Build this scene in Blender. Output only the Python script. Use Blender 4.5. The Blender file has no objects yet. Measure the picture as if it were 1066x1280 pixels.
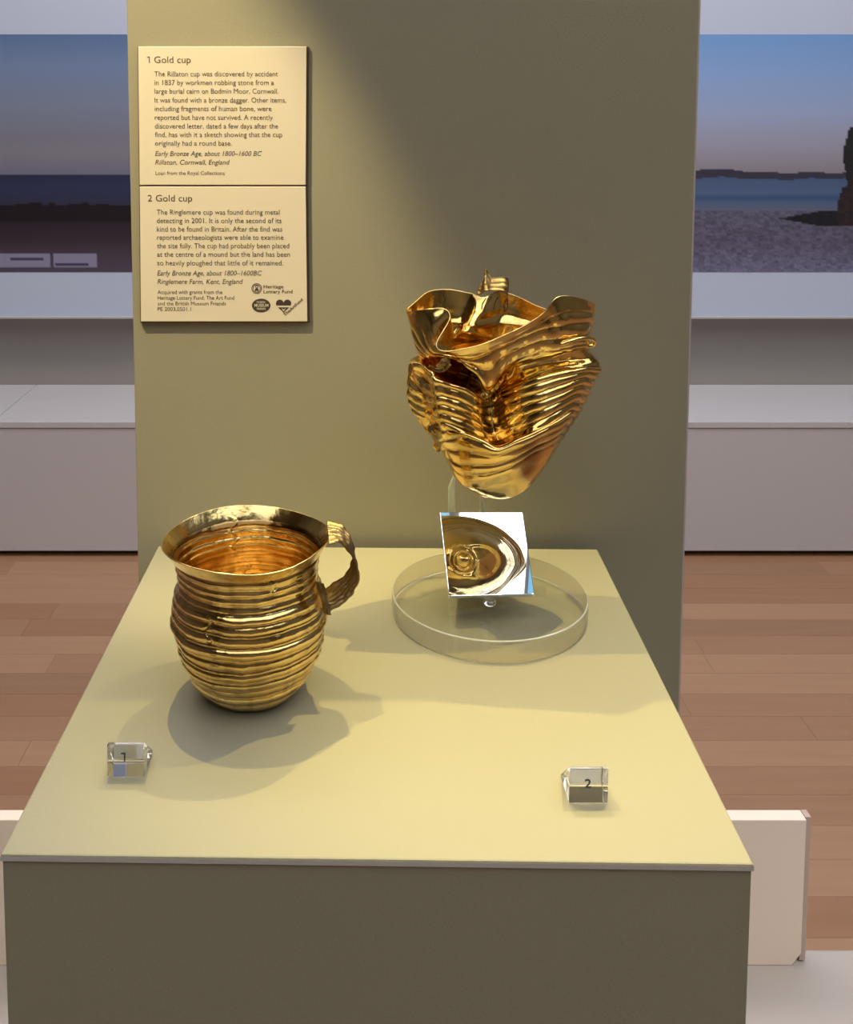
import bpy, bmesh, math, random
import numpy as np
from mathutils import Vector, Matrix
random.seed(4)
PI = math.pi
SC = bpy.context.scene
COL = SC.collection

# ------------------------------------------------------------------ camera
FPX, CX, CY, TH, EYE = 1280.0, 452.0, 258.0, math.radians(5.2), 1.40
cam = bpy.data.cameras.new('camera'); camo = bpy.data.objects.new('camera', cam); COL.objects.link(camo)
camo.location = (0, 0, EYE); camo.rotation_euler = (PI/2 - TH, 0, 0)
cam.sensor_fit = 'VERTICAL'; cam.sensor_height = 36; cam.sensor_width = 30
cam.lens = FPX/1280*36
cam.shift_x = (533 - CX)/1280; cam.shift_y = -(640 - CY)/1280
cam.clip_start = 0.01; cam.clip_end = 60
SC.camera = camo
SC.view_settings.view_transform = 'Standard'; SC.view_settings.look = 'None'
SC.view_settings.gamma = 1; SC.view_settings.use_curve_mapping = False
SC.view_settings.exposure = 0.0
SC.cycles.max_bounces = 10; SC.cycles.transmission_bounces = 8; SC.cycles.glossy_bounces = 7

def ray(x, y):
    c, s = math.cos(TH), math.sin(TH); a = (x - CX)/FPX; b = -(y - CY)/FPX
    return (a, c + b*s, -s + b*c)
def at(x, y, Y):
    r = ray(x, y); t = Y/r[1]; return Vector((r[0]*t, Y, EYE + r[2]*t))
def onz(x, y, z):
    r = ray(x, y); t = (z - EYE)/r[2]; return Vector((r[0]*t, r[1]*t, z))

# ------------------------------------------------------------------ world and lights
w = bpy.data.worlds.new('world'); SC.world = w; w.use_nodes = True
w.node_tree.nodes['Background'].inputs[0].default_value = (0.85, 0.85, 0.95, 1)
w.node_tree.nodes['Background'].inputs[1].default_value = 0.06
def spot(name, loc, target, power, size, blend, col=(1, .86, .60), rad=.003):
    l = bpy.data.lights.new(name, 'SPOT'); o = bpy.data.objects.new(name, l); COL.objects.link(o)
    o.location = loc
    o.rotation_euler = (Vector(target) - Vector(loc)).to_track_quat('-Z', 'Y').to_euler()
    l.energy = power; l.spot_size = math.radians(size); l.spot_blend = blend; l.color = col; l.shadow_soft_size = rad
    return o
TZ = 1.11                                                            # plinth top height
WARM = (1, .82, .28)
spot('case_spot', (-.15, .667, 1.96), (.02, .50, TZ), 14, 36, .8, WARM)
spot('case_spot', (.26, .668, 1.98), (.12, .54, TZ), 19, 34, .8, WARM)
spot('case_spot', (.05, .88, 1.97), (.10, .49, TZ), 17, 34, .8, WARM)
spot('case_spot', (.22, .28, 2.02), (.16, .46, TZ), 2.5, 28, .7, WARM)
spot('label_spot', (-.30, .33, 1.95), (-.14, .67, 1.30), 28, 30, .6, (1, .83, .45))
spot('board_fill_spot', (.78, .20, 2.0), (.42, .88, .68), 30, 16, .8, (1, .88, .74))  # added fill lamp that brightens the right end of the cream board
spot('board_fill_spot', (-.78, .20, 2.0), (-.36, .88, .72), 26, 14, .8, (1, .88, .70))  # added fill lamp for the board's left end
def area(name, loc, target, power, sx, sy, col):
    l = bpy.data.lights.new(name, 'AREA'); o = bpy.data.objects.new(name, l); COL.objects.link(o)
    l.shape = 'RECTANGLE'; l.size = sx; l.size_y = sy; l.energy = power; l.color = col; o.location = loc
    o.rotation_euler = (Vector(target) - Vector(loc)).to_track_quat('-Z', 'Y').to_euler()
    return o
area('ceiling_lamp', (0, 2.0, 3.75), (0, 2.6, 0), 52, 3.6, .8, (1.0, .88, .87))

# ------------------------------------------------------------------ helpers
def nmat(name):
    m = bpy.data.materials.new(name); m.use_nodes = True
    return m, m.node_tree.nodes, m.node_tree.links, m.node_tree.nodes['Principled BSDF']
def mat(name, col, rough=.5, metal=0, bump=0, bscale=400, var=0, vscale=20, spec=.5):
    m, N, L, b = nmat(name)
    b.inputs['Base Color'].default_value = (*col, 1); b.inputs['Roughness'].default_value = rough
    b.inputs['Metallic'].default_value = metal; b.inputs['Specular IOR Level'].default_value = spec
    tc = N.new('ShaderNodeTexCoord')
    if var:
        n = N.new('ShaderNodeTexNoise'); n.inputs['Scale'].default_value = vscale; n.inputs['Detail'].default_value = 4
        L.new(tc.outputs['Object'], n.inputs['Vector'])
        mx = N.new('ShaderNodeMix'); mx.data_type = 'RGBA'
        mx.inputs[6].default_value = (*[c*(1-var) for c in col], 1); mx.inputs[7].default_value = (*[min(1, c*(1+var)) for c in col], 1)
        L.new(n.outputs['Fac'], mx.inputs[0]); L.new(mx.outputs[2], b.inputs['Base Color'])
    if bump:
        n2 = N.new('ShaderNodeTexNoise'); n2.inputs['Scale'].default_value = bscale; n2.inputs['Detail'].default_value = 3
        L.new(tc.outputs['Object'], n2.inputs['Vector'])
        bp = N.new('ShaderNodeBump'); bp.inputs['Strength'].default_value = bump; bp.inputs['Distance'].default_value = .001
        L.new(n2.outputs['Fac'], bp.inputs['Height']); L.new(bp.outputs[0], b.inputs['Normal'])
    return m
def gold(name, col, c2, rough, bump=.25, bscale=180, tarn_shade=(.24, .125, .04)):
    m, N, L, b = nmat(name)
    b.inputs['Metallic'].default_value = 1
    tc = N.new('ShaderNodeTexCoord')
    n = N.new('ShaderNodeTexNoise'); n.inputs['Scale'].default_value = 45; n.inputs['Detail'].default_value = 6
    L.new(tc.outputs['Object'], n.inputs['Vector'])
    r = N.new('ShaderNodeValToRGB'); r.color_ramp.elements[0].position = .35; r.color_ramp.elements[1].position = .68
    r.color_ramp.elements[0].color = (*c2, 1); r.color_ramp.elements[1].color = (*col, 1)
    L.new(n.outputs['Fac'], r.inputs[0])
    ta = N.new('ShaderNodeAttribute'); ta.attribute_name = 'tarnish_shade'
    tm = N.new('ShaderNodeMix'); tm.data_type = 'RGBA'; tm.inputs[7].default_value = (*tarn_shade, 1)
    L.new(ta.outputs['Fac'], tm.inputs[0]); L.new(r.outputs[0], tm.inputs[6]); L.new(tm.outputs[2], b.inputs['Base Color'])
    mr = N.new('ShaderNodeMapRange'); mr.inputs[3].default_value = rough*.7; mr.inputs[4].default_value = rough*1.5
    L.new(n.outputs['Fac'], mr.inputs[0]); L.new(mr.outputs[0], b.inputs['Roughness'])
    n2 = N.new('ShaderNodeTexNoise'); n2.inputs['Scale'].default_value = bscale; n2.inputs['Detail'].default_value = 4
    L.new(tc.outputs['Object'], n2.inputs['Vector'])
    bp = N.new('ShaderNodeBump'); bp.inputs['Strength'].default_value = bump; bp.inputs['Distance'].default_value = .0012
    L.new(n2.outputs['Fac'], bp.inputs['Height']); L.new(bp.outputs[0], b.inputs['Normal'])
    return m
def glassmat(name, col=(1, 1, 1), ior=1.49, rough=0.0):
    m, N, L, b = nmat(name)
    b.inputs['Base Color'].default_value = (*col, 1); b.inputs['Roughness'].default_value = rough
    b.inputs['Transmission Weight'].default_value = 1; b.inputs['IOR'].default_value = ior
    return m
M = {}
M['paint'] = mat('olive_grey_paint', (.345, .315, .21), .62, bump=.12, bscale=900, var=.03, vscale=6)
M['lip'] = mat('pale_plinth_edge', (.62, .58, .50), .5)  # paler colour of the thin band along the plinth's front edge
M['white'] = mat('white_wall_paint', (.62, .60, .60), .7, bump=.05, bscale=200)
M['ceil'] = mat('ceiling_paint', (.55, .55, .55), .8)
M['frame'] = mat('white_display_board', (.62, .70, .86), .45)
M['cream'] = mat('cream_board', (.86, .72, .60), .6, var=.03, vscale=15)
M['base'] = mat('pale_grey_case_base', (.40, .36, .33), .5)
M['card'] = mat('cream_label_card', (.84, .73, .54), .5, var=.015, vscale=30)
M['brown'] = mat('plain_dark_brown', (.10, .06, .035), .5)
M['ink'] = mat('dark_brown_ink', (.065, .04, .03), .6)
M['black'] = mat('black_ink', (.01, .008, .012), .4)
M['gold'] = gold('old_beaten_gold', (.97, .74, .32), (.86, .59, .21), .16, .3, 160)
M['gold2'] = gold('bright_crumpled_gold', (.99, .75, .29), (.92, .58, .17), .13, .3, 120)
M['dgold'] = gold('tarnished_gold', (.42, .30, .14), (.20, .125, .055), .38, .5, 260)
M['dark'] = mat('dark_slit_brown', (.035, .02, .01), .7)  # dark brown for the handle slit lines
M['acr'] = glassmat('clear_acrylic')
M['acr2'] = glassmat('clear_acrylic_block')
def thin(name, tint, ior, rough=.01):
    m_, N_, L_, b_ = nmat(name)
    t_ = N_.new('ShaderNodeBsdfTransparent'); t_.inputs[0].default_value = (*tint, 1)
    g_ = N_.new('ShaderNodeBsdfGlossy'); g_.inputs['Roughness'].default_value = rough
    f_ = N_.new('ShaderNodeLayerWeight'); f_.inputs[0].default_value = .5; x_ = N_.new('ShaderNodeMixShader')
    p_ = N_.new('ShaderNodeMath'); p_.operation = 'POWER'; p_.inputs[1].default_value = 5; L_.new(f_.outputs['Facing'], p_.inputs[0])
    q_ = N_.new('ShaderNodeMath'); q_.operation = 'MULTIPLY_ADD'; q_.inputs[1].default_value = .9; q_.inputs[2].default_value = ior; L_.new(p_.outputs[0], q_.inputs[0])
    L_.new(q_.outputs[0], x_.inputs[0]); L_.new(t_.outputs[0], x_.inputs[1]); L_.new(g_.outputs[0], x_.inputs[2])
    N_.remove(b_); L_.new(x_.outputs[0], N_['Material Output'].inputs[0]); return m_
M['clear'] = thin('clear_acrylic_face', (.985, .985, .97), .04)
M['side'] = thin('shade_tinted_acrylic_side', (.84, .81, .80), .10)  # grey tint painted in for the dark refracted through the disc's side
M['edge'] = mat('acrylic_edge_glint', (.80, .80, .74), .12)  # pale colour paints the bright glint along the disc's bevels
M['edge'].node_tree.nodes['Principled BSDF'].inputs['Transmission Weight'].default_value = .5
M['rod'] = glassmat('frosted_acrylic', (.93, .97, .88), 1.45, .35)
M['rod'].node_tree.nodes['Principled BSDF'].inputs['Transmission Weight'].default_value = .55
M['mirror'] = mat('mirror_silver', (.93, .93, .93), .015, 1)
def glow(name, col, s):
    m = bpy.data.materials.new(name); m.use_nodes = True; N = m.node_tree.nodes; N.clear()
    e = N.new('ShaderNodeEmission'); o = N.new('ShaderNodeOutputMaterial'); e.inputs[0].default_value = (*col, 1); e.inputs[1].default_value = s
    m.node_tree.links.new(e.outputs[0], o.inputs[0]); return m
M['sky1'] = glow('skylight_glass', (.95, .95, 1.0), 2.8)
M['sky2'] = glow('blue_skylight_glass', (.30, .66, .95), .9)

def tag(o, label=None, cat=None, group=None, kind=None):
    if label: o['label'] = label
    if cat: o['category'] = cat
    if group: o['group'] = group
    if kind: o['kind'] = kind
    return o
def mesh(name, verts, faces, m, parent=None, smooth=False):
    me = bpy.data.meshes.new(name); me.from_pydata([tuple(v) for v in verts], [], [tuple(f) for f in faces]); me.update()
    if smooth: me.polygons.foreach_set('use_smooth', [True]*len(me.polygons))
    if m: me.materials.append(m)
    o = bpy.data.objects.new(name, me); COL.objects.link(o)
    if parent:
        o.parent = parent; o.matrix_parent_inverse = parent.matrix_basis.inverted()
    return o
def empty(name, loc, rz=0):
    o = bpy.data.objects.new(name, None); COL.objects.link(o); o.location = loc; o.rotation_euler = (0, 0, rz); o.empty_display_size = .02
    bpy.context.view_layer.update()
    return o
def boxmesh(name, x0, x1, y0, y1, z0, z1, m, parent=None, bev=0, rz=0, piv=(0, 0)):
    bm = bmesh.new(); bmesh.ops.create_cube(bm, size=1)
    for v in bm.verts:
        v.co = Vector((x0 + (v.co.x+.5)*(x1-x0), y0 + (v.co.y+.5)*(y1-y0), z0 + (v.co.z+.5)*(z1-z0)))
    if bev: bmesh.ops.bevel(bm, geom=bm.edges[:], offset=bev, segments=2, affect='EDGES', profile=.5)
    if rz: bmesh.ops.rotate(bm, verts=bm.verts, cent=(piv[0], piv[1], 0), matrix=Matrix.Rotation(rz, 3, 'Z'))
    bmesh.ops.recalc_face_normals(bm, faces=bm.faces)
    me = bpy.data.meshes.new(name); bm.to_mesh(me); bm.free(); me.materials.append(m)
    o = bpy.data.objects.new(name, me); COL.objects.link(o)
    if parent: o.parent = parent; o.matrix_parent_inverse = parent.matrix_basis.inverted()
    return o
def prism(name, poly, vec, m, parent=None, bev=0):
    """a polygon (3-D points) swept along vec"""
    n = len(poly); vs = [Vector(p) for p in poly] + [Vector(p) + Vector(vec) for p in poly]
    fs = [tuple(range(n)), tuple(range(2*n-1, n-1, -1))] + [(i, i+n, (i+1) % n + n, (i+1) % n) for i in range(n)]
    bm = bmesh.new(); bv = [bm.verts.new(v) for v in vs]
    for f in fs: bm.faces.new([bv[i] for i in f])
    bmesh.ops.recalc_face_normals(bm, faces=bm.faces)
    if bev: bmesh.ops.bevel(bm, geom=bm.edges[:], offset=bev, segments=2, affect='EDGES', profile=.5)
    me = bpy.data.meshes.new(name); bm.to_mesh(me); bm.free(); me.materials.append(m)
    o = bpy.data.objects.new(name, me); COL.objects.link(o)
    if parent: o.parent = parent; o.matrix_parent_inverse = parent.matrix_basis.inverted()
    return o
def lathe(name, prof, c, m, parent=None, seg=96, smooth=True):
    vs, fs = [], []
    for (r, z) in prof:
        for k in range(seg):
            a = 2*PI*k/seg; vs.append((c[0]+r*math.cos(a), c[1]+r*math.sin(a), z))
    n = len(prof)
    for i in range(n-1):
        for k in range(seg):
            k2 = (k+1) % seg; fs.append((i*seg+k, i*seg+k2, (i+1)*seg+k2, (i+1)*seg+k))
    fs.append(tuple(range(seg-1, -1, -1))); fs.append(tuple((n-1)*seg+k for k in range(seg)))
    o = mesh(name, vs, fs, m, parent, smooth)
    return o
def tube(name, pts, rad, m, parent=None, seg=10):
    pts = [Vector(p) for p in pts]; vs, fs = [], []
    rads = rad if isinstance(rad, (list, tuple)) else [rad]*len(pts)
    for i, p in enumerate(pts):
        t = (pts[min(i+1, len(pts)-1)] - pts[max(i-1, 0)]).normalized()
        a = t.cross(Vector((0, 1, .3))).normalized(); b = t.cross(a)
        for k in range(seg):
            an = 2*PI*k/seg; vs.append(p + (a*math.cos(an) + b*math.sin(an))*rads[i])
    for i in range(len(pts)-1):
        for k in range(seg):
            k2 = (k+1) % seg; fs.append((i*seg+k, i*seg+k2, (i+1)*seg+k2, (i+1)*seg+k))
    fs.append(tuple(range(seg-1, -1, -1))); fs.append(tuple((len(pts)-1)*seg+k for k in range(seg)))
    return mesh(name, vs, fs, m, parent, True)
def cr(P, n, closed=False):
    """Catmull-Rom along axis 0 of P, n samples per span"""
    P = np.asarray(P, float); N = len(P); out = []
    for i in range(N if closed else N-1):
        if closed: a, b, c, d = P[(i-1) % N], P[i], P[(i+1) % N], P[(i+2) % N]
        else: a, b, c, d = P[max(i-1, 0)], P[i], P[i+1], P[min(i+2, N-1)]
        for k in range(n):
            t = k/n
            out.append(.5*((2*b) + (c-a)*t + (2*a-5*b+4*c-d)*t*t + (3*b-a-3*c+d)*t**3))
    if not closed: out.append(P[-1])
    return np.array(out)
def grid_faces(nv, nu, closed):
    f = []
    for j in range(nv-1):
        for i in range(nu if closed else nu-1):
            i2 = (i+1) % nu
            f.append((j*nu+i, j*nu+i2, (j+1)*nu+i2, (j+1)*nu+i))
    return f
# smooth value noise for numpy
_rng = np.random.RandomState(7); _T = _rng.rand(64, 64, 64)*2-1
def noise3(p):
    p = np.asarray(p); i = np.floor(p).astype(int); f = p-i; f = f*f*(3-2*f); r = 0
    for dx in (0, 1):
        for dy in (0, 1):
            for dz in (0, 1):
                wgt = (f[..., 0] if dx else 1-f[..., 0])*(f[..., 1] if dy else 1-f[..., 1])*(f[..., 2] if dz else 1-f[..., 2])
                r = r + wgt*_T[(i[..., 0]+dx) % 64, (i[..., 1]+dy) % 64, (i[..., 2]+dz) % 64]
    return r
def tarnish_shade(o, vals):  # carries painted groove shade together with random tarnish
    a = o.data.attributes.new('tarnish_shade', 'FLOAT', 'POINT'); a.data.foreach_set('value', np.asarray(vals, np.float32).ravel())
def solid(o, t, off=0):
    md = o.modifiers.new('thickness', 'SOLIDIFY'); md.thickness = t; md.offset = off; return o

# ------------------------------------------------------------------ the room
GX, GY0, GY1, GZ = 4.0, -5.0, 3.57, 4.0
def st(o): o['kind'] = 'structure'; return o
floor = st(boxmesh('floor', -GX, GX, GY0, GY1, -.10, -.012, mat('floor_screed', (.34, .20, .13), .5)))
st(boxmesh('wall_back', -GX, GX, GY1, GY1+.1, -.1, GZ, mat('taupe_wall_paint', (.38, .345, .31), .7)))
M['grey'] = mat('taupe_gallery_wall', (.16, .14, .115), .7)
st(boxmesh('wall_left', -GX-.1, -GX, GY0, GY1, -.1, GZ, M['grey']))
st(boxmesh('wall_right', GX, GX+.1, GY0, GY1, -.1, GZ, M['grey']))
st(boxmesh('wall_front', -GX, GX, GY0-.1, GY0, -.1, GZ, mat('warm_front_wall', (.40, .35, .27), .7)))
st(boxmesh('ceiling', -GX, GX, GY0, GY1, GZ, GZ+.1, M['grey']))
# wood strip floor: every strip that shows is a piece
def woodmat(name, c1, c2):
    m, N, L, b = nmat(name)
    tc = N.new('ShaderNodeTexCoord'); mp = N.new('ShaderNodeMapping'); mp.inputs['Scale'].default_value = (1.2, 14, 1)
    oi = N.new('ShaderNodeObjectInfo'); ad = N.new('ShaderNodeVectorMath'); ad.operation = 'ADD'
    sc_ = N.new('ShaderNodeVectorMath'); sc_.operation = 'SCALE'; sc_.inputs[3].default_value = 7
    L.new(oi.outputs['Location'], sc_.inputs[0]); L.new(tc.outputs['Object'], ad.inputs[0]); L.new(sc_.outputs[0], ad.inputs[1])
    L.new(ad.outputs[0], mp.inputs[0])
    n = N.new('ShaderNodeTexNoise'); n.inputs['Scale'].default_value = 3; n.inputs['Detail'].default_value = 5
    L.new(mp.outputs[0], n.inputs['Vector'])
    r = N.new('ShaderNodeMix'); r.data_type = 'RGBA'; r.inputs[6].default_value = (*c1, 1); r.inputs[7].default_value = (*c2, 1)
    L.new(n.outputs['Fac'], r.inputs[0]); L.new(r.outputs[2], b.inputs['Base Color'])
    b.inputs['Roughness'].default_value = .38
    return m
woods = [woodmat('oak_strip_light', (.43, .24, .135), (.51, .30, .175)), woodmat('oak_strip_mid', (.37, .20, .108), (.46, .26, .15)),
         woodmat('oak_strip_red', (.35, .175, .09), (.43, .23, .13)), woodmat('oak_strip_brown', (.32, .175, .095), (.41, .235, .135))]
plank_me = {}
PW = .092
for L_ in (.62, .84, 1.05, 1.3):
    for k, wm in enumerate(woods):
        t = boxmesh('floor_plank', 0, L_-.0006, 0, PW-.0006, -.014, 0, wm, None, .0003)
        plank_me[(L_, k)] = t.data; bpy.data.objects.remove(t)
y = GY1 - .40 - PW*1.0; n_p = 0; first = True
y = 3.19 - PW
while y > .95:
    half = .55*max(y, 1.4)+.55; x = -half - random.random()*.6
    while x < half:
        L_ = random.choice((.62, .84, 1.05, 1.3)); k = random.choice((0, 0, 1, 1, 2, 3))
        o = bpy.data.objects.new('floor_plank', plank_me[(L_, k)]); COL.objects.link(o)
        o.location = (x, y, 0); o.parent = floor; x += L_
    y -= PW
# stepped plinth under the gallery photographs
zb = EYE - .3070*3.19                                                # front edge of the ledge
ZS = EYE + ray(500, 527)[2]/ray(500, 527)[1]*3.13
YS = 3.13
bench = empty('wall_plinth', (0, YS, 0)); tag(bench, 'long low pinkish-white stepped plinth running along the back wall under the photographs', 'plinth')
seams = [-GX+.02, -1.155, 1.9, GX-.02]
for i in range(3):
    if i == 0: boxmesh('front_panel', -GX+.02, GX-.02, YS, YS+.02, .02, ZS-.022, M['white'], bench, .001)
    boxmesh('top_board', seams[i]+.0012, seams[i+1]-.0012, YS-.004, GY1-.001, ZS-.02, ZS, M['white'], bench, .002)
boxmesh('toe_kick', -GX+.05, GX-.05, YS+.03, YS+.06, -.011, .022, M['brown'], bench)
boxmesh('carcass', -GX+.05, GX-.05, YS+.07, GY1-.01, -.011, ZS-.021, M['white'], bench)

# gallery photographs: white boards with flat prints
def picture(name, label, px0, px1, fn, xr, skew=0):
    YB = GY1 - .10
    def zz(py): return at(500, py, YB).z
    x0, x1 = xr
    t = empty(name, ((x0+x1)/2, GY1, zz(398))); tag(t, label, 'photograph')
    boxmesh('board', x0, x1, YB, GY1-.001, zz(397.5), zz(-40)+.3, M['frame'], t, .004)
    boxmesh('bottom_rail', x0, x1, YB-.006, YB-.0005, zz(398), zz(395), M['white'], t, .001)
    z0, z1 = zz(340), zz(43); nx, nz = 260, 170
    vs, cols = [], []
    for j in range(nz+1):
        for i in range(nx+1):
            X = x0 + (x1-x0)*i/nx; Z = z1 + (z0-z1)*j/nz
            vs.append((X, YB-.0012, Z))
            sx = CX + X/YB*FPX/1.0; cols.append(fn((X/YB*1280*1.0 + CX), 43 + 297*j/nz, i, j))
    me = bpy.data.meshes.new('print'); me.from_pydata(vs, [], [(j*(nx+1)+i, (j+1)*(nx+1)+i, (j+1)*(nx+1)+i+1, j*(nx+1)+i+1) for j in range(nz) for i in range(nx)])
    ca = me.color_attributes.new('ink', 'FLOAT_COLOR', 'POINT')
    arr = np.ones((len(vs), 4), np.float32); arr[:, :3] = cols; ca.data.foreach_set('color', arr.ravel())
    m, N, L, b = nmat('photographic_print'); at_ = N.new('ShaderNodeAttribute'); at_.attribute_name = 'ink'
    L.new(at_.outputs['Color'], b.inputs['Base Color']); b.inputs['Roughness'].default_value = .35
    me.materials.append(m); o = bpy.data.objects.new('print', me); COL.objects.link(o); o.parent = t; o.matrix_parent_inverse = t.matrix_basis.inverted()
    return t
def lin(c): return tuple(((v/255+.055)/1.055)**2.4 if v > 10 else v/255/12.92 for v in c)
def ramp(v, stops):
    for (a, ca), (b, cb) in zip(stops, stops[1:]):
        if v <= b:
            t = max(0, (v-a)/(b-a)); return tuple(ca[k]+(cb[k]-ca[k])*t for k in range(3))
    return stops[-1][1]
nzr = np.random.RandomState(3); NZ = nzr.rand(400, 400)
PK = 1.55                                                            # print reflectance against the light it hangs in
def right_pic(x, y, i, j):
    g = NZ[i % 400, j % 400]; g2 = NZ[(i//3) % 400, (j//2+50) % 400]
    hor = 210 + min(4, max(0, (x-915)*.12)) + .8*math.sin(x*.11)
    if y < hor: c = ramp(y, [(43, (104, 142, 190)), (90, (122, 150, 192)), (140, (138, 152, 182)), (180, (140, 140, 156)), (212, (128, 122, 130))])
    elif y < hor+11 - (x-860)*.02: c = (52, 52, 66)
    elif y < 262: c = ramp(y, [(220, (66, 82, 112)), (240, (74, 92, 122)), (246, (52, 76, 106)), (252, (74, 90, 120)), (262, (88, 92, 112))])
    else:
        c = ramp(y, [(262, (84, 84, 102)), (300, (82, 78, 96)), (340, (98, 98, 122))]); q = .78+.44*(.5*g+.5*g2); c = tuple(v*q for v in c)
    if abs(y-272) < 9*min(1, max(0, (x-975)/50)): c = tuple(v*.35 for v in c)
    ex = 1056 + 3*math.sin(y*.09) - (5 if y > 232 else 0)
    if 157 < y < 281 and x > ex: c = (34 + 16*g2*(y > 215), 32+6*g2, 38)
    return [min(.9, v*PK) for v in lin(c)]
def left_pic(x, y, i, j):
    g = NZ[(i+77) % 400, j % 400]; g2 = NZ[(i//4+9) % 400, (j//3) % 400]
    if y < 216: c = ramp(y, [(43, (84, 106, 142)), (80, (104, 122, 152)), (130, (112, 122, 142)), (170, (112, 114, 126)), (190, (118, 116, 126)), (216, (104, 104, 120))])
    elif y < 252 + 4*g2: c = ramp(y, [(216, (40, 44, 68)), (235, (44, 50, 78)), (254, (46, 46, 66))])
    elif y < 276: c = (26+6*g, 22+4*g, 28+4*g)
    else: c = ramp(y, [(276, (40, 34, 42)), (300, (52, 42, 50)), (312, (62, 54, 64)), (340, (72, 66, 80))])
    if 316 < y < 334 and -60 < x < 118 and not (60 < x < 64): c = (124, 122, 144)  # pale patches: case-glass reflections painted into the print
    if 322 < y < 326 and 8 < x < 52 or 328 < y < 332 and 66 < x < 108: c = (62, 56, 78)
    return [min(.9, v*PK) for v in lin(c)]
picture('landscape_photograph', 'large white-bordered seascape photograph with a dark standing stone, right of the olive panel', 0, 0, right_pic, (.83, 2.4))
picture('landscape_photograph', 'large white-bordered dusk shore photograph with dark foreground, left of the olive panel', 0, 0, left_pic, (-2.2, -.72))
SC_PIC = [o for o in COL.objects if o.name.startswith('landscape_photograph')]

# skylight of the gallery (seen only in the reflections)
sk = empty('skylight', (0, 0, GZ-.001)); sk['kind'] = 'structure'
for i in range(12):
    x0 = -1.5 + i*.40
    for j in range(8): boxmesh('pane', x0, x0+.24, -3.0+j*.68, -3.0+j*.68+.60, GZ-.03, GZ-.011, M['sky1'], sk)
    boxmesh('blue_pane', x0+.26, x0+.36, -3.0, 2.40, GZ-.03, GZ-.011, M['sky2'], sk)
# ------------------------------------------------------------------ case base, panel, plinth, board
ZB = EYE - .79
YC = -EYE + 0
yb = .885
cb = boxmesh('case_base', -.62, .62, .30, .905, 0.0, ZB, M['base'], None, .004)
tag(cb, 'pale grey case base that the olive plinth and panel stand on', 'case base')
xr = at(1005, 1100, yb).x; zt = at(900, 1025, yb).z
bd = empty('cream_board', (0, yb, ZB)); tag(bd, 'upright cream board with a grey side strip standing behind the olive plinth', 'board')
ch = .008
prism('board_face', [(-.40, yb, ZB), (xr-ch, yb, ZB), (xr, yb, ZB+ch*1.5), (xr, yb, zt), (-.40, yb, zt)], (0, .014, 0), M['cream'], bd, .0008)
prism('side_strip', [(xr+.0004, yb+.004, ZB+.002), (xr+.0058, yb+.004, ZB+.002), (xr+.0058, yb+.004, zt), (xr+.0004, yb+.004, zt)], (0, .010, 0), mat('grey_brown_strip', (.50, .38, .32), .5), bd)
YP = .672
PX0, PX1 = -.1522, .2185
dp = empty('backdrop_panel', (.03, YP+.02, ZB)); tag(dp, 'tall olive-grey panel standing behind the plinth and carrying both labels', 'panel')
boxmesh('panel_board', PX0, PX1, YP, YP+.03, ZB, 1.52, M['paint'], dp, .0006)
boxmesh('edge_strip', PX1+.0003, PX1+.0022, YP+.004, YP+.03, ZB, 1.52, mat('pale_edge_strip', (.62, .52, .50), .4), dp)

PL_C = Vector((.0, 0, 0)); YAW = -math.radians(1.05)
fl = onz(0, 1068, TZ); u = Vector((math.cos(YAW), math.sin(YAW), 0)); v = Vector((-math.sin(YAW), math.cos(YAW), 0))
LW, LD = .2942, .2885
pl = empty('display_plinth', (fl + u*LW/2 + v*LD/2).to_tuple()[:2] + (ZB,)); tag(pl, 'olive-grey box plinth with both gold cups standing on its top', 'plinth')
q = [fl, fl+u*LW, fl+u*LW+v*LD, fl+v*LD]
def slab(name, q, z0, z1, m, parent, bev): return prism(name, [Vector((p.x, p.y, z0)) for p in q], (0, 0, z1-z0), m, parent, bev)
slab('top_board', q, TZ-.0028, TZ, M['paint'], pl, .0009)
ins = .0006
q2 = [q[0]+u*ins+v*ins, q[1]-u*ins+v*ins, q[2]-u*ins-v*ins, q[3]+u*ins-v*ins]
slab('plinth_body', q2, ZB, TZ-.0030, M['paint'], pl, .0005)
mesh('edge_band', [q[0]-v*.0003+Vector((0, 0, z)) for z in (-.0026, -.0006)] + [q[1]-v*.0003+Vector((0, 0, z)) for z in (-.0026, -.0006)], [(0, 2, 3, 1)], M['lip'], pl)

# ------------------------------------------------------------------ lettering
def text_mesh(s, italic=False, bold=0, font_shear=.22):
    cu = bpy.data.curves.new('t', 'FONT'); cu.body = s; cu.resolution_u = 3; cu.offset = bold
    if italic: cu.shear = font_shear
    o = bpy.data.objects.new('t', cu); COL.objects.link(o)
    dg = bpy.context.evaluated_depsgraph_get(); dg.update()
    me = bpy.data.meshes.new_from_object(o.evaluated_get(dg))
    V = np.array([v.co[:] for v in me.vertices]); Fc = [tuple(p.vertices) for p in me.polygons]
    bpy.data.objects.remove(o); bpy.data.meshes.remove(me)
    return V, Fc
def lettering(name, lines, Y, m, parent, italic=False, bold=0, thick=0):
    """lines: (text, x0px, x1px, baseline px, cap height px)"""
    vs, fs = [], []
    V0, _ = text_mesh('H'); cap = V0[:, 1].max()
    for (s, x0, x1, yb_, chh) in lines:
        V, Fc = text_mesh(s, italic, bold)
        mn, mx = V[:, 0].min(), V[:, 0].max(); n0 = len(vs)
        A = at(x0, yb_, Y); B = at(x1, yb_, Y); T = at(x0, yb_-chh, Y); sc = (T.z-A.z)/cap
        for p in V:
            t = (p[0]-mn)/(mx-mn)
            P = A.lerp(B, t); vs.append((P.x, P.y, P.z + p[1]*sc))
        fs += [tuple(i+n0 for i in f) for f in Fc]
    return mesh(name, vs, fs, m, parent)
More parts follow.
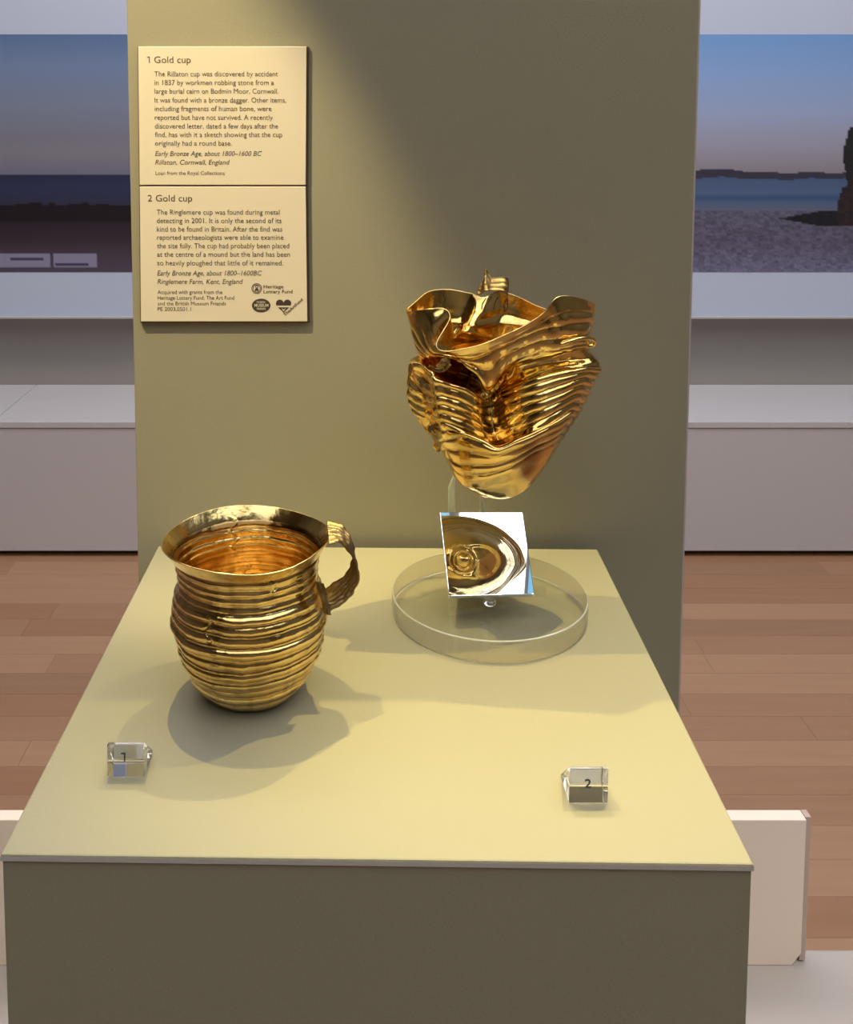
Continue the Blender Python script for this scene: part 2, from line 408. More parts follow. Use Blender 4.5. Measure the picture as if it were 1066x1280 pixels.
YL = YP - .0046; YT = YL - .00015
def card(name, label, c, baseline):
    z0 = at(280, c[3], YL).z
    t = empty(name, (at(280, c[3], YL).x, YP, z0)); tag(t, label, 'label')
    tl, tr, br, bl = [at(*p, YL) for p in ((c[0], c[2]), (c[1], c[2]), (c[1]+c[4], c[3]), (c[0]+c[5], c[3]))]
    prism('card', [bl, br, tr, tl], (0, .0016, 0), M['card'], t, .0003)
    bl2, br2, tr2, tl2 = [p + Vector((dx, .0018, dz)) for p, dx, dz in ((bl, -.0008, -.0012), (br, .0016, -.0012), (tr, .0016, 0), (tl, -.0008, 0))]
    prism('shadow_backing', [bl2, br2, tr2, tl2], (0, .0024, 0), M['brown'], t, .0002)  # oversized dark sheet stands for the card's shadow, right and below
    return t
c1 = card('information_label', 'upper cream information label headed 1 Gold cup on the olive panel', (172.5, 383, 58, 231.2, -1, 2), 0)
tag(c1, group='information labels on the panel')
c2 = card('information_label', 'lower cream information label headed 2 Gold cup with three logos at its foot', (174.5, 382, 233.2, 402, 2, 1.5), 0)
tag(c2, group='information labels on the panel')
o_ = .55
lettering('heading', [('Gold cup', 192.8, 238.4, 78.6, 8.0)], YT, M['ink'], c1)
ONE = ('heading_digit', 186.6, 78.6, 8.0, 1.0, M['ink'], c1, YT)
b1 = ['The Rillaton cup was discovered by accident', 'in 1837 by workmen robbing stone from a', 'large burial cairn on Bodmin Moor, Cornwall.', 'It was found with a bronze dagger. Other items,', 'including fragments of human bone, were', 'reported but have not survived. A recently', 'discovered letter, dated a few days after the', 'find, has with it a sketch showing that the cup', 'originally had a round base.']
r1 = [347.3, 342.3, 348, 357.7, 339.3, 340.8, 347.5, 352.7, 289.7]; y1 = [92.5, 103.3, 114.1, 125.3, 135.9, 146.9, 157.7, 168.4, 179.2]
lettering('paragraph', [(s, 193+i*.1, r, y+2.9, 6.2) for i, (s, r, y) in enumerate(zip(b1, r1, y1))], YT, M['ink'], c1)
lettering('date_line', [('Early Bronze Age, about 1800\u20131600 BC', 193.9, 327.2, 194.9, 6.0), ('Rillaton, Cornwall, England', 194.1, 287.1, 205.7, 6.0)], YT, M['ink'], c1, True)
lettering('credit_line', [('Loan from the Royal Collections', 194.4, 280.6, 218.6, 4.6)], YT, M['ink'], c1)
lettering('heading', [('2 Gold cup', 184.8, 240.2, 251.7, 8.0)], YT, M['ink'], c2)
b2 = ['The Ringlemere cup was found during metal', 'detecting in 2001. It is only the second of its', 'kind to be found in Britain. After the find was', 'reported archaeologists were able to examine', 'the site fully. The cup had probably been placed', 'at the centre of a mound but the land has been', 'so heavily ploughed that little of it remained.']
r2 = [349.5, 351.8, 352.7, 354.2, 361.5, 362.4, 353.8]; y2 = [265.3, 275.9, 286.5, 296.8, 307.4, 318, 328.8]
lettering('paragraph', [(s, 195.9+i*.12, r, y+2.9, 6.2) for i, (s, r, y) in enumerate(zip(b2, r2, y2))], YT, M['ink'], c2)
lettering('date_line', [('Early Bronze Age, about 1800\u20131600BC', 196.5, 327.2, 344.3, 6.0), ('Ringlemere Farm, Kent, England', 196.7, 303.5, 354.9, 6.0)], YT, M['ink'], c2, True)
lettering('credit_line', [(s, 197, r, y+2.2, 4.7) for s, r, y in (('Acquired with grants from the', 277.8, 365.2), ('Heritage Lottery Fund, The Art Fund', 292.7, 372.4), ('and the British Museum Friends', 282.4, 379.5), ('PE 2003,0501.1', 238.8, 386.4))], YT, M['ink'], c2)
# logos and numerals (flat print)
def one(name, x, y, hgt, w, m, parent, Y):
    return flat(name, [[(x-w/2, y), (x+w/2, y), (x+w/2, y-hgt), (x-w/2, y-hgt)], [(x-w/2, y-hgt), (x-w/2, y-hgt+w*1.1), (x-w*2.6, y-hgt*.80), (x-w*2.9, y-hgt*.80-w*.9)]], m, parent, Y)
def flat(name, polys, m, parent, Y):
    vs, fs = [], []
    for poly in polys:
        n0 = len(vs); vs += [at(x, y, Y) for x, y in poly]; fs.append(tuple(range(n0, n0+len(poly))))
    return mesh(name, vs, fs, m, parent)
def ringpolys(cx, cy, rx, ry, w, n=32):
    out = []
    for k in range(n):
        a, b = 2*PI*k/n, 2*PI*(k+1)/n
        out.append([(cx+rx*math.cos(a), cy+ry*math.sin(a)), (cx+rx*math.cos(b), cy+ry*math.sin(b)), (cx+(rx-w)*math.cos(b), cy+(ry-w)*math.sin(b)), (cx+(rx-w)*math.cos(a), cy+(ry-w)*math.sin(a))])
    return out
def ell(cx, cy, rx, ry, n=36): return [(cx+rx*math.cos(2*PI*k/n), cy+ry*math.sin(2*PI*k/n)) for k in range(n)]
one(*ONE)
lg = flat('lottery_logo', ringpolys(320.8, 360.6, 6.5, 6.5, .9) + ringpolys(320.8, 360.6, 4.9, 4.9, .7) + ringpolys(320.9, 358.3, 1.9, 2.0, .8, 14) + [[(318.2, 364.4), (319, 361), (320.8, 360), (322.7, 361), (323.5, 364.4), (321.6, 363.4), (320, 363.4)]], M['ink'], c2, YT)
lettering('lottery_words', [('Heritage', 329.4, 354.4, 360.4, 4.2), ('Lottery Fund', 329.4, 365.6, 366.6, 4.2)], YT, M['ink'], c2, False, .008)
flat('friends_logo', [ell(326.4, 381.9, 11.6, 8.6)], M['ink'], c2, YT)
M['cream_ink'] = mat('cream_unprinted_card', (.78, .68, .49), .5)
lettering('friends_words', [('THE BRITISH', 320.6, 331.5, 378.8, 2.2), ('MUSEUM', 318, 335.5, 383.4, 3.6), ('FRIENDS', 321, 332, 387.2, 2.4)], YT-.0001, M['cream_ink'], c2, False, .02)
def heart(cx, cy, s, n=40):
    return [(cx + s*16*math.sin(t)**3/17, cy - s*(13*math.cos(t)-5*math.cos(2*t)-2*math.cos(3*t)-math.cos(4*t))/17) for t in [2*PI*k/n for k in range(n)]]
flat('art_fund_logo', [heart(354.4, 381.6, 10.2)], M['ink'], c2, YT)
flat('logo_band', [[(345.6, 382.0), (363.2, 382.0), (361.6, 384.2), (347.2, 384.2)], [(351.5, 385.0), (354.4, 387), (357.2, 385.0), (354.4, 389.4)]], M['cream_ink'], c2, YT-.0001)
V, Fc = text_mesh('TheArtFund', bold=.02)
mn, mx = V[:, 0].min(), V[:, 0].max(); vs = []
for p in V:
    t = (p[0]-mn)/(mx-mn); dx, dy = 22.4, -20.0; ln = math.hypot(dx, dy)
    hgt = p[1]*5.4; vs.append(at(356.2 + dx*t + hgt*dy/ln*.9, 395.0 + dy*t - hgt*dx/ln*.9, YT-.0002))
mesh('art_fund_words', vs, Fc, M['ink'], c2)

# ------------------------------------------------------------------ number blocks
def number_block(name, label, px0, px1, py, ch, ncx, ncy, rz=0):
    a = onz(px0, py, TZ+.0002); b = onz(px1, py, TZ+.0002); wd = (b-a).length; c = (a+b)/2
    t = empty(name, (c.x, c.y, TZ)); tag(t, label, 'number block', 'number blocks on the plinth')
    hh, dd = .0152, .0180
    d = Vector((b-a)).normalized(); n_ = Vector((-d.y, d.x, 0))
    prism('acrylic_wedge', [a, a+Vector((0, 0, hh)), a+Vector((0, 0, hh))+n_*.0016, a+n_*dd+Vector((0, 0, .0008)), a+n_*dd], d*wd, M['acr2'], t, .00022)
    if ch == '1': one('digit', ncx+.6, ncy+6.4, 11.2, 1.7, M['black'], t, a.y-.0002)
    else: lettering('digit', [(ch, ncx-(2.6 if ch == '1' else 4.2), ncx+(2.2 if ch == '1' else 4.2), ncy+5.2, 10.4)], a.y-.0002, M['black'], t, False, .02)
    return t
number_block('number_block', 'clear acrylic wedge printed with black 1, in front of the ribbed cup', 134.5, 180.5, 971.5, '1', 155.2, 945.6)
number_block('number_block', 'clear acrylic wedge printed with black 2, near the front right edge of the plinth', 711, 759.5, 1004, '2', 734.7, 979.4)

# ------------------------------------------------------------------ acrylic stand under the crushed cup
DC = Vector((.0742, .5735, TZ)); DR = .0565; DT = .0126
std = empty('acrylic_stand', (DC.x, DC.y, TZ)); tag(std, 'round clear acrylic disc stand with rods and tilted mirror under the crushed cup', 'display stand')
e = .0007
disc = lathe('base_disc', [(DR-e, TZ+.0003), (DR-.0002, TZ+.0005), (DR, TZ+.0003+e), (DR, TZ+DT-e), (DR-.0002, TZ+DT-.0002), (DR-e, TZ+DT)], DC, M['acr'], std, 160, False)
disc.data.materials[0] = M['side']; disc.data.materials.append(M['clear']); disc.data.materials.append(M['edge'])
for p in disc.data.polygons:
    p.use_smooth = False
    p.material_index = 1 if abs(p.normal.z) > .97 else (2 if abs(p.normal.z) > .2 else 0)
ZD = TZ + DT
# mirror plate: corners from the photograph on a plane tilted up towards the cup
nrm = Vector((math.sin(math.radians(7)), -math.cos(math.radians(57)), math.sin(math.radians(57)))).normalized()
m0 = onz(668, 742.5, ZD+.0035)
def onplane(x, y):
    r_ = Vector(ray(x, y)); E_ = Vector((0, 0, EYE)); return E_ + r_*((m0-E_).dot(nrm)/r_.dot(nrm))
mc = [onplane(561, 745), m0, onplane(653.5, 640), onplane(549.5, 640)]
mir = prism('mirror_plate', mc, -nrm*.0028, M['mirror'], std, .0004)
# clear wedge that carries the mirror from behind
mlo = mc[0].lerp(mc[3], .42)
wl = [mlo-nrm*.0031+Vector((.006, 0, 0)), mc[3]-nrm*.0031+Vector((.006, 0, -.001))]
wx = (mc[1]-mc[0])*.72
prism('mirror_wedge', [wl[0], wl[1], Vector((wl[1].x, wl[1].y+.001, ZD+.0002)), Vector((wl[0].x, wl[0].y+.002, ZD+.0002))], wx, M['acr'], std, .0003)
screw = lathe('screw_head', [(.0015, ZD+.0001), (.0030, ZD+.0006), (.0036, ZD+.0018), (.0034, ZD+.003), (.0022, ZD+.0036), (.0008, ZD+.0034)], onz(612, 757, ZD), M['acr2'], std, 32)
def rod(name, px, ytop, Y, wpx, pointed):
    b = at(px, 700, Y); t = at(px, ytop, Y); hw = wpx/2/FPX*Y
    pts = [(b.x-hw, Y, ZD+.0002), (b.x+hw, Y, ZD+.0002), (t.x+hw, Y, t.z), (t.x-hw*(-.6 if pointed else 1), Y, t.z), (t.x-hw, Y, t.z-(.009 if pointed else 0))]
    if not pointed: pts = pts[:4]
    return prism(name, pts, (0, .004, 0), M['rod'], std, .0003)
rod('support_rod', 565, 594, .618, 8.5, True)
rod('support_rod', 603.5, 616, .618, 6, False)

# ------------------------------------------------------------------ cup 1: ribbed cup with strap handle
C1 = onz(315, 862, TZ); S1 = C1.y/FPX*1.0
RIMZ = at(310, 673, C1.y).z - TZ
cup = empty('ribbed_gold_cup', (C1.x, C1.y, TZ)); tag(cup, 'upright ribbed gold cup with flared rim and strap handle, at the left of the plinth', 'cup')
prof = [(0, .5), (30, 0), (50, .002), (58, .02), (66, .07), (76, .145), (88, .27), (94.5, .41), (97, .52), (95, .62), (90.5, .70), (88, .77), (90, .86), (97, .93), (107, 1.0)]
zs = np.array([p[1] for p in prof[1:]]); rs = np.array([p[0] for p in prof[1:]])
NV, NU = 420, 300
# arc-length style parameter: spline through the profile
PP = cr(np.array(prof[1:]), 40); PR, PZ = PP[:, 0], PP[:, 1]
sl = np.concatenate([[0], np.cumsum(np.hypot(np.diff(PR)/190, np.diff(PZ)))]); sl /= sl[-1]
sv = np.linspace(0, 1, NV); R_ = np.interp(sv, sl, PR); Z_ = np.interp(sv, sl, PZ)
au = np.linspace(0, 2*PI, NU, endpoint=False)
A, SV = np.meshgrid(au, sv); RR = np.repeat(R_[:, None], NU, 1); ZZ = np.repeat(Z_[:, None], NU, 1)
px3 = np.stack([np.cos(A)*2, np.sin(A)*2, ZZ*3], -1)
# ribs: irregular heights, each a rounded swelling between sharp grooves
rib_z = [.035, .10, .165, .23, .295, .36, .435, .515, .585, .645, .70, .755, .805, .85, .89]
wob = .010*noise3(px3*1.1+3) + .004*noise3(px3*3+9)
zz_ = ZZ + wob
h = np.zeros_like(zz_)
edges = np.array(rib_z)
for k in range(len(edges)-1):
    a, b = edges[k], edges[k+1]; m_ = (zz_ >= a) & (zz_ < b); t = (zz_-a)/(b-a)
    amp = 1.0 + .25*math.sin(k*2.3)
    h = np.where(m_, amp*(np.clip(np.sin(PI*t), 0, 1)**.8), h)
    # fine secondary line on top of each groove
for k in range(len(edges)):
    h = h + .55*np.exp(-((zz_-edges[k])/.0065)**2)
groove = np.clip(1-h*1.15, 0, 1)*np.clip((.93-ZZ)/.02, 0, 1)*np.clip(ZZ/.03, 0, 1)  # mask for the shade painted into the grooves
h = h*3.4*np.where(ZZ < .5, 1.35, 1)
dent = 2.0*noise3(px3*1.3+20) + .8*noise3(px3*4+40) + .25*noise3(px3*11+60)
fade = np.clip((ZZ-.0)/.05, 0, 1)
Rf = (RR + (h-1.6)*np.clip(ZZ/.03, 0, 1)*np.clip((.92-ZZ)/.03, 0, 1) + dent*fade*np.clip(1.15-ZZ*.7, .35, 1))
rimw = np.clip((ZZ-.9)/.1, 0, 1)
Rf = Rf + rimw*(1.6*np.sin(2*A+.5) + .7*np.sin(5*A+1.2))
# crack lines: narrow creases
def crease(a0, z0, z1, w, d):
    da = (A - a0 - .05*np.sin(ZZ*60) + PI) % (2*PI) - PI
    return -d*np.exp(-(da/w)**2)*np.clip((ZZ-z0)/.02, 0, 1)*np.clip((z1-ZZ)/.02, 0, 1)
Rf = Rf + crease(-2.0, .52, .70, .012, 2.2) + crease(1.9, .72, .95, .012, 2.0) + crease(1.72, .35, .62, .012, 2.0) + crease(-1.1, .80, .93, .02, 1.5)
sx = C1.y/FPX
lean = 1.0
X = Rf*np.cos(A)*sx - (5*sx)*ZZ*lean; Yv = Rf*np.sin(A)*sx; Zv = ZZ*RIMZ + .0006 + rimw*.0010*np.sin(3*A+2)
vs = np.stack([X+C1.x, Yv+C1.y, Zv+TZ], -1).reshape(-1, 3)
faces = grid_faces(NV, NU, True)
cen = len(vs); vs = np.vstack([vs, [C1.x, C1.y, TZ+.0012]])
faces += [(cen, (i+1) % NU, i) for i in range(NU)]
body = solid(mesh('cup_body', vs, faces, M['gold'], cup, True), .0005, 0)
tarnish_shade(body, np.append((np.clip(groove*1.0 + .25*np.clip(noise3(px3*5+80)*2-.5, 0, 1), 0, 1)).ravel(), .5))  # groove shade painted into the colour, plus random tarnish blotches
# strap handle
rows = [((408, 652, .013), (411, 681, -.010)), ((421, 655, .013), (421, 679, -.008)), ((427.5, 659, .012), (426, 681, -.007)), ((434, 669, .010), (431.5, 686, -.006)), ((439, 681, .008), (437, 692.5, -.005)),
        ((441, 694, .007), (442.5, 699, -.005)), ((438, 706, .007), (445.5, 708, -.006)), ((433, 715, .008), (446.5, 719, -.007)), ((425, 723, .008), (445, 731, -.008)), ((415, 729, .008), (437.5, 745, -.009)), ((407, 735, .008), (424, 757, -.010)), ((400, 738, .008), (406, 765, -.011))]
ctrl = np.array([[tuple(at(a[0]+(b[0]-a[0])*t, a[1]+(b[1]-a[1])*t, C1.y + a[2]+(b[2]-a[2])*t)) for t in (0, .25, .5, .75, 1)] for a, b in rows])
g = cr(ctrl, 8); g = np.swapaxes(cr(np.swapaxes(g, 0, 1), 12), 0, 1)
def strap(name, g, m, parent, nrib, amp, th):
    nv, nu = g.shape[:2]; du = np.gradient(g, axis=1); dv = np.gradient(g, axis=0); n = np.cross(du, dv); n /= np.linalg.norm(n, axis=2, keepdims=True)+1e-9
    t = np.linspace(0, 1, nu)[None, :]; d = amp*np.abs(np.sin(PI*nrib*t)) + amp*.6*noise3(g*420)
    P = (g + n*d[..., None]).reshape(-1, 3)
    return solid(mesh(name, P, grid_faces(nv, nu, False), m, parent, True), th, 0)
strap('handle', g, M['dgold'], cup, 6, .0010, .0006)
ap = np.array([[tuple(at(x + (b-.5)*9, y + (b-.5)*2, C1.y - .018 - .006*math.sin(PI*b))) for b in (0, .33, .66, 1)] for x, y in ((399, 728), (402, 738), (405, 750), (408, 760), (409, 768))])
g = cr(ap, 8); g = np.swapaxes(cr(np.swapaxes(g, 0, 1), 8), 0, 1)
strap('handle_plate', g, M['dgold'], cup, 3, .0009, .0006)

# ------------------------------------------------------------------ cup 2: crushed cup
D2 = .578; S2 = D2/FPX
F = []   # rows of 13 front columns (px, py, depth px), bottom to rim
F.append([(592, 611, 2), (596, 615, -9), (602, 619, -15), (609, 621, -20), (616, 622.5, -23), (622, 623, -25), (628, 623, -25), (634, 622, -24), (641, 620, -23), (648, 617, -19), (655, 613, -14), (661, 608, -7), (665, 604, 2)])
F.append([(572, 600, 6), (574, 602, -8), (577, 605, -15), (584, 609, -24), (592, 612, -29), (603, 614, -33), (616, 614, -36), (631, 612, -36), (646, 606, -34), (660, 598, -29), (671, 590, -22), (680, 583, -12), (685, 578, 4)])
F.append([(562, 582, 6), (564, 584, -8), (567, 588, -17), (574, 594, -28), (584, 598, -36), (596, 599, -42), (611, 598, -45), (628, 593, -46), (646, 584, -44), (664, 572, -39), (680, 564, -30), (692, 559, -16), (699, 555, 4)])
F.append([(555, 568, 6), (557, 568, -8), (560, 567, -20), (567, 571, -34), (577, 574, -44), (592, 577, -50), (615, 579, -53), (634, 574, -53), (652, 566, -50), (672, 555, -44), (690, 547, -34), (702, 541, -18), (709, 540, 6)])
F.append([(545, 552, 8), (550, 550, -8), (556, 548, -22), (566, 546, -38), (580, 545, -52), (602, 552, -58), (622, 560, -58), (646, 551, -57), (668, 543, -52), (686, 535, -44), (702, 528, -34), (714, 521, -17), (720, 524, 6)])
F.append([(533, 538, 8), (543, 534, -8), (552, 532, -24), (565, 535, -38), (582, 541, -42), (604, 549, -34), (622, 556, -18), (643, 546, -30), (664, 536, -42), (684, 528, -42), (702, 518, -35), (717, 510, -18), (726, 513, 6)])
F.append([(523, 524, 6), (537, 520, -10), (551, 518, -27), (565, 522, -38), (583, 528, -38), (603, 538, -26), (619, 546, -2), (640, 533, -20), (660, 523, -36), (681, 515, -42), (703, 505, -36), (722, 496, -20), (732, 499, 6)])
F.append([(514, 509, 5), (531, 506, -12), (549, 504, -29), (566, 508, -39), (585, 515, -37), (601, 526, -24), (616, 532, 6), (636, 517, -16), (657, 507, -34), (679, 501, -41), (704, 492, -37), (726, 482, -20), (738, 485, 6)])
F.append([(510, 495, 4), (529, 491, -14), (547, 490, -30), (566, 494, -39), (586, 501, -36), (601, 512, -23), (614, 517, 12), (632, 503, -12), (654, 493, -32), (678, 487, -40), (706, 478, -36), (731, 469, -20), (744, 472, 6)])
F.append([(511, 475, 2), (528, 470, -15), (544, 474, -31), (562, 479, -38), (582, 485, -35), (599, 495, -21), (612, 504, 16), (629, 491, -6), (652, 481, -28), (677, 473, -37), (708, 466, -35), (734, 461, -20), (750, 461, 2)])
F.append([(513, 453, 2), (525, 455, -14), (537, 462, -26), (556, 472, -12), (578, 478, 8), (596, 484, 18), (611, 490, 20), (630, 480, 6), (652, 468, -14), (678, 459, -22), (706, 454, -19), (728, 450, -9), (741, 447, 5)])
F.append([(524, 452, 14), (533, 452, 10), (545, 457, 12), (562, 463, 24), (582, 467, 28), (598, 472, 22), (611, 476, 10), (632, 465, -2), (654, 455, -14), (680, 449, -19), (706, 443, -19), (726, 439, -12), (735, 439, 6)])
F.append([(526, 445, 6), (535, 447, -8), (549, 446, -16), (563, 448, -22), (578, 456, -30), (596, 470, -33), (611, 488, -28), (632, 463, -27), (655, 449, -30), (680, 441, -31), (706, 437, -29), (729, 431, -18), (738, 428, 4)])
F.append([(522, 437, 6), (530, 441, -10), (543, 443, -20), (561, 444, -24), (574, 448, -34), (592, 457, -38), (611, 463, -38), (636, 445, -36), (658, 434, -37), (682, 427, -36), (706, 423, -32), (725, 420, -20), (736, 417, 4)])
F.append([(518, 425, 6), (528, 429, -12), (542, 432, -21), (566, 436, -21), (571, 446, -35), (582, 449, -41), (606, 446, -43), (636, 432, -43), (658, 421, -42), (682, 411, -40), (704, 405, -36), (724, 402, -22), (738, 404, 4)])
F.append([(513, 407, 4), (529, 407, -14), (546, 408, -22), (568, 420, -18), (558, 438, -38), (570, 444, -46), (603, 438, -48), (636, 424, -47), (659, 413, -46), (680, 401, -42), (700, 389, -38), (723, 387, -22), (741, 392, 4)])
F.append([(508, 389, 0), (532, 386.5, -12), (555, 385.5, -15), (561.5, 398, -24), (545, 430, -46), (558, 439, -51), (600, 430.5, -53), (636, 416, -50), (660, 404, -48), (679, 391, -44), (697, 371, -38), (722, 372, -22), (743, 380, 0)])
NR = len(F)
RIMB = [(739, 383, 22), (718, 389, 40), (694, 389, 50), (671, 382, 54), (648, 371, 54), (624, 364, 54), (604, 371, 42), (586, 366, 46), (560, 361.5, 42), (536, 364, 33), (520, 376, 18)]
NB1 = [(737, 402, 22), (717, 405, 38), (694, 405, 48), (671, 400, 52), (648, 391, 52), (626, 386, 50), (598, 392, 24), (582, 387, 42), (560, 384, 40), (538, 388, 32), (523, 398, 18)]
NB2 = [(734, 416, 20), (715, 418, 34), (692, 416, 42), (669, 412, 46), (646, 408, 44), (622, 406, 40), (586, 408, 8), (577, 406, 34), (560, 406, 36), (540, 410, 30), (527, 418, 16)]
NB3 = [(732, 428, 18), (713, 432, 32), (690, 432, 38), (667, 430, 40), (644, 428, 38), (618, 424, 34), (582, 416, 0), (573, 420, 28), (558, 426, 30), (542, 428, 26), (530, 434, 14)]
for j in range(5, 10):
    for k, dd_ in ((1, 9), (2, -12), (3, -3)): F[j][k] = (F[j][k][0], F[j][k][1], F[j][k][2]+dd_)
rows = []
for j, fr in enumerate(F):
    if j < 5:                                                        # round belly: elliptic cross-section
        xm, hw = (fr[0][0]+fr[-1][0])/2, (fr[-1][0]-fr[0][0])/2; dm = -min(p[2] for p in fr)
        F[j] = fr = [(p[0], p[1], -dm*(1-min(1, abs((p[0]-xm)/hw))**2.3)**.5) for p in fr]
    L0, R0 = fr[0], fr[-1]
    if j == NR-1: bk = RIMB
    elif j == NR-2: bk = NB1
    elif j == NR-3: bk = NB2
    elif j == NR-4: bk = NB3
    else:
        Dm = {0: 25, 1: 34, 2: 42, 3: 47, 4: 50, 5: 52, 6: 53, 7: 53, 8: 53, 9: 52, 10: 50, 11: 46, 12: 42}[j]
        bk = []
        for k in range(1, 12):
            t = (1-math.cos(PI*k/12))/2; d = Dm*math.sin(PI*k/12)
            bk.append((R0[0]+(L0[0]-R0[0])*t, R0[1]+(L0[1]-R0[1])*t - d*.34, d + R0[2]*(1-t)+L0[2]*t))
    rows.append(list(fr) + bk)
# closed base under the first row (round bottom, with boss for the mirror to show)
base_rows = []
c0 = np.array([625, 617, 0.])
for sc_, lift in ((.02, 1.2), (.35, .8), (.7, .3)):
    base_rows.append([tuple(c0 + (np.array(p)-c0)*sc_ + np.array([0, lift*(1-sc_)*2.0, 0])) for p in rows[0]])
rows = base_rows + rows
G = np.array(rows, float)
SU, SVV = 14, 14
g = cr(G, SVV); g = np.swapaxes(cr(np.swapaxes(g, 0, 1), SU, True), 0, 1)
# pixel space -> world
def px2w(g):
    a = (g[..., 0]-CX)/FPX; b = -(g[..., 1]-CY)/FPX; c, s = math.cos(TH), math.sin(TH)
    ry = c + b*s; rz = -s + b*c; Y = D2 + g[..., 2]*S2; t = Y/ry
    return np.stack([a*t, Y, EYE + rz*t], -1)
W = px2w(g); nv, nu = W.shape[:2]
du = np.roll(W, -1, 1)-np.roll(W, 1, 1); dv = np.gradient(W, axis=0)
n = np.cross(du, dv); n /= np.linalg.norm(n, axis=2, keepdims=True)+1e-12
VV = np.arange(nv)[:, None]/SVV - 3 + np.zeros((1, nu))             # row number, 0 = first row of F
UU = np.arange(nu)[None, :]/SU + np.zeros((nv, 1))
ph = np.interp(VV, [-3, 0, 2, 4, 5, 9.6, 12, 16], [0, 0, 1.6, 5.2, 6.6, 12.4, 15, 19.0])
amp = np.interp(VV, [-3, 1.2, 2.0, 4, 5, 9, 9.8, 11, 12, 14.6, 15.2, 16], [0, 0, .8, .9, 1.1, 1.25, .5, .4, .7, .9, 0, 0])
ph = ph - 1.5*np.clip(2-UU, 0, 2)*np.clip((VV-4)/2, 0, 1)
ph = ph + .25*noise3(W*38) + .10*noise3(W*90+5)
rib = np.abs(np.sin(PI*ph))**.75
val = np.exp(-((UU-6.1)/1.3)**2)*np.clip((VV-4.3)/.6, 0, 1)*np.clip((12.3-VV)/.5, 0, 1)              # the pushed-in valley: crumpled, ribs weak
disp = amp*(1-val)*(rib-.6)*2.5*S2*np.where(UU < 1.9, .8, 1)*np.where(UU > 13, .8, 1)
disp += S2*3.2*np.exp(-((UU-2.0)/.13)**2)*np.clip((VV-4.8)/.8, 0, 1)*np.clip((10-VV)/.6, 0, 1)    # the sharp fold down the left side
disp += S2*1.5*noise3(np.stack([UU*2.6+VV*1.2, VV*1.6-UU*1.2, 0*UU+7], -1))*(UU < 1.8)*np.clip((VV-3)/1.5, 0, 1)*np.clip((10-VV)/.6, 0, 1)
stk = np.abs(noise3(np.stack([UU*3.0 + VV*.35, VV*.3, 0*UU+4], -1)))
disp += S2*3.0*(stk-.25)*val
ang = noise3(np.stack([UU*3.2, VV*.55, 0*UU+2], -1))                 # streaks that run from the rim into the valley
disp += S2*(1.4*ang*np.interp(VV, [8, 10, 13, 15, 15.5], [.0, 1, 1, .8, 0])*((UU > 3.5) & (UU < 10.5)))
disp += (1-.7*val)*S2*(1.5*noise3(W*60+11) + .45*noise3(W*170+31))*np.interp(VV, [-3, 0, 3, 15, 16], [0, .3, 1, .7, .3])
W = W + n*disp[..., None]
P0 = px2w(np.array([[606., 615., -2.]]))[0]
rr = np.hypot(W[..., 0]-P0[0], W[..., 1]-P0[1])/S2
und = np.clip((1.9-VV)/.5, 0, 1)
W[..., 2] -= und*S2*(4.0*np.sqrt(np.clip(1-(rr/9)**2, 0, 1)) + 2.4*np.exp(-((rr-12.5)/1.8)**2) - 1.5*np.exp(-((rr-18)/2.5)**2))
P = W.reshape(-1, 3)
fc = grid_faces(nv, nu, True)
cup2 = empty('crushed_gold_cup', tuple(px2w(np.array([[622., 618., 0.]]))[0])); tag(cup2, 'crushed and folded gold cup raised on the clear stand, at the right of the plinth', 'cup')
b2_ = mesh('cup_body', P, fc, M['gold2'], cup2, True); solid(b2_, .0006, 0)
tarnish_shade(b2_, np.clip(.8*np.clip(1-rib*1.6, 0, 1)*np.clip(amp, 0, 1) + (1-val)*.7*np.clip(noise3(W*75+3)*2-.7, 0, 1) + .95*np.exp(-((UU-4.6)/1.7)**2)*np.exp(-((VV-11)/.75)**2) + .25*val*np.clip(noise3(np.stack([UU*3, VV*.7, 0*UU], -1))*2+.4, 0, 1), 0, 1))  # painted shade in grooves and left fold cavity, plus random tarnish
def patch2(name, ctrl, m, nrib, amp_, th=.0006, n1=8, n2=10):
    w_ = px2w(np.array(ctrl, float)); g = cr(w_, n1); g = np.swapaxes(cr(np.swapaxes(g, 0, 1), n2), 0, 1)
    return strap(name, g, m, cup2, nrib, amp_, th)
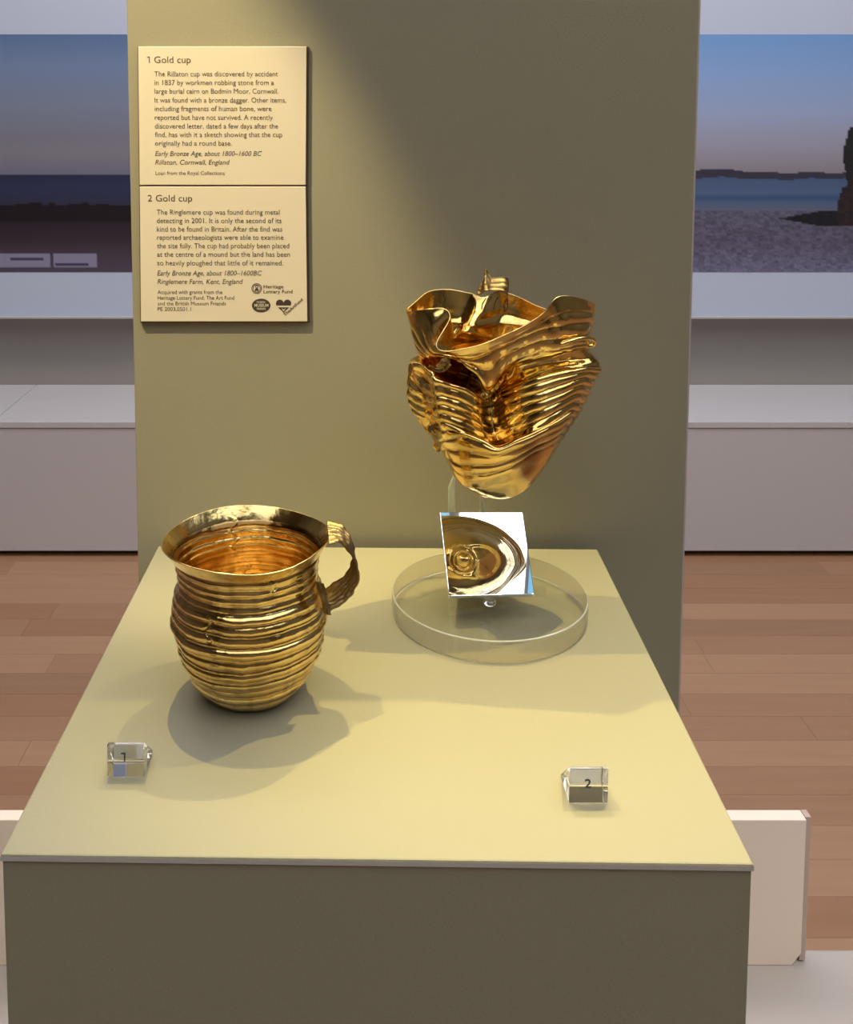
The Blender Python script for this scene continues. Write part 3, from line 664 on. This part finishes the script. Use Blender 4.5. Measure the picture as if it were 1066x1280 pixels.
# strap loop standing behind the rim
def hrow(a, b, d0, d1): return [(a[0]+(b[0]-a[0])*t, a[1]+(b[1]-a[1])*t, d0+(d1-d0)*t) for t in (0, .33, .66, 1)]
patch2('handle', [hrow((595, 371), (601, 356), 44, 60), hrow((596, 366), (602, 353), 46, 62), hrow((600, 368), (605, 350), 42, 58), hrow((605, 364), (606.5, 336), 40, 62), hrow((609, 363), (611, 341), 40, 62), hrow((614, 363), (615, 347), 42, 60),
                  hrow((623, 363), (625, 346), 44, 60), hrow((631, 364), (633, 346.5), 46, 62), hrow((634.5, 367), (635.5, 351), 50, 66), hrow((634.5, 372), (635, 358), 54, 68)], M['dgold'], 3, .0006)
# slits where the handle strap was riveted through the wall
from mathutils.bvhtree import BVHTree
bvh = BVHTree.FromPolygons([Vector(p) for p in P.tolist()], fc)
def onto(x, y, off=.0005):
    r_ = Vector(ray(x, y)).normalized(); hit = bvh.ray_cast(Vector((0, 0, EYE)), r_)
    return (hit[0] if hit[0] else at(x, y, .60)) - r_*off
for k, (x, y, hh_) in enumerate(((604.5, 380, 7), (611.5, 379, 8), (619.5, 379.5, 8), (632, 381, 9))):
    fr = [(x-2.2, y-hh_*.1), (x+2, y-hh_), (x+2.4, y+hh_*.35), (x-1.6, y+hh_)]
    if k < 3: fr = [(x-2.6, y+hh_), (x-1.8, y), (x+2.6, y-hh_)]
    else: fr = fr + [fr[0]]
    dense = [((a[0]+(b[0]-a[0])*t/4), (a[1]+(b[1]-a[1])*t/4)) for a, b in zip(fr, fr[1:]) for t in range(4)] + [fr[-1]]
    tube('handle_slit', [onto(a, b, .0002) for a, b in dense], .00042, M['dark'], cup2, 6)
# rolled fold at the right and torn scraps on the left
rp = [px2w(np.array([[x, y, d]], float))[0] for x, y, d in ((700, 431, -34), (714, 426, -32), (728, 423, -24), (738, 423, -14), (743, 427, -6), (741, 432, -2), (733, 433, -4))]
tube('rolled_fold', cr(rp, 5), .0012, M['gold2'], cup2, 10)
patch2('torn_tab', [[(545, 456, -34), (552, 449, -38), (560, 446, -40)], [(546, 459, -42), (554, 452, -46), (562, 449, -46)], [(550, 463, -40), (557, 457, -44), (563, 453, -42)]], M['dgold'], 2, .0005)
patch2('torn_tab', [[(536, 459, -24), (546, 465, -34), (556, 464, -38), (564, 456, -38)], [(537, 456, -22), (546, 461, -32), (555, 460, -36), (561, 454, -38)]], M['gold2'], 1, .0004)
patch2('torn_flap', [[(546, 552, 8), (549, 556, 6), (552, 562, 4)], [(542, 553, 8), (545, 558, 6), (549, 565, 4)], [(541, 558, 10), (543, 562, 8), (548, 567, 6)]], M['gold2'], 1, .0004)
bpy.context.view_layer.update()
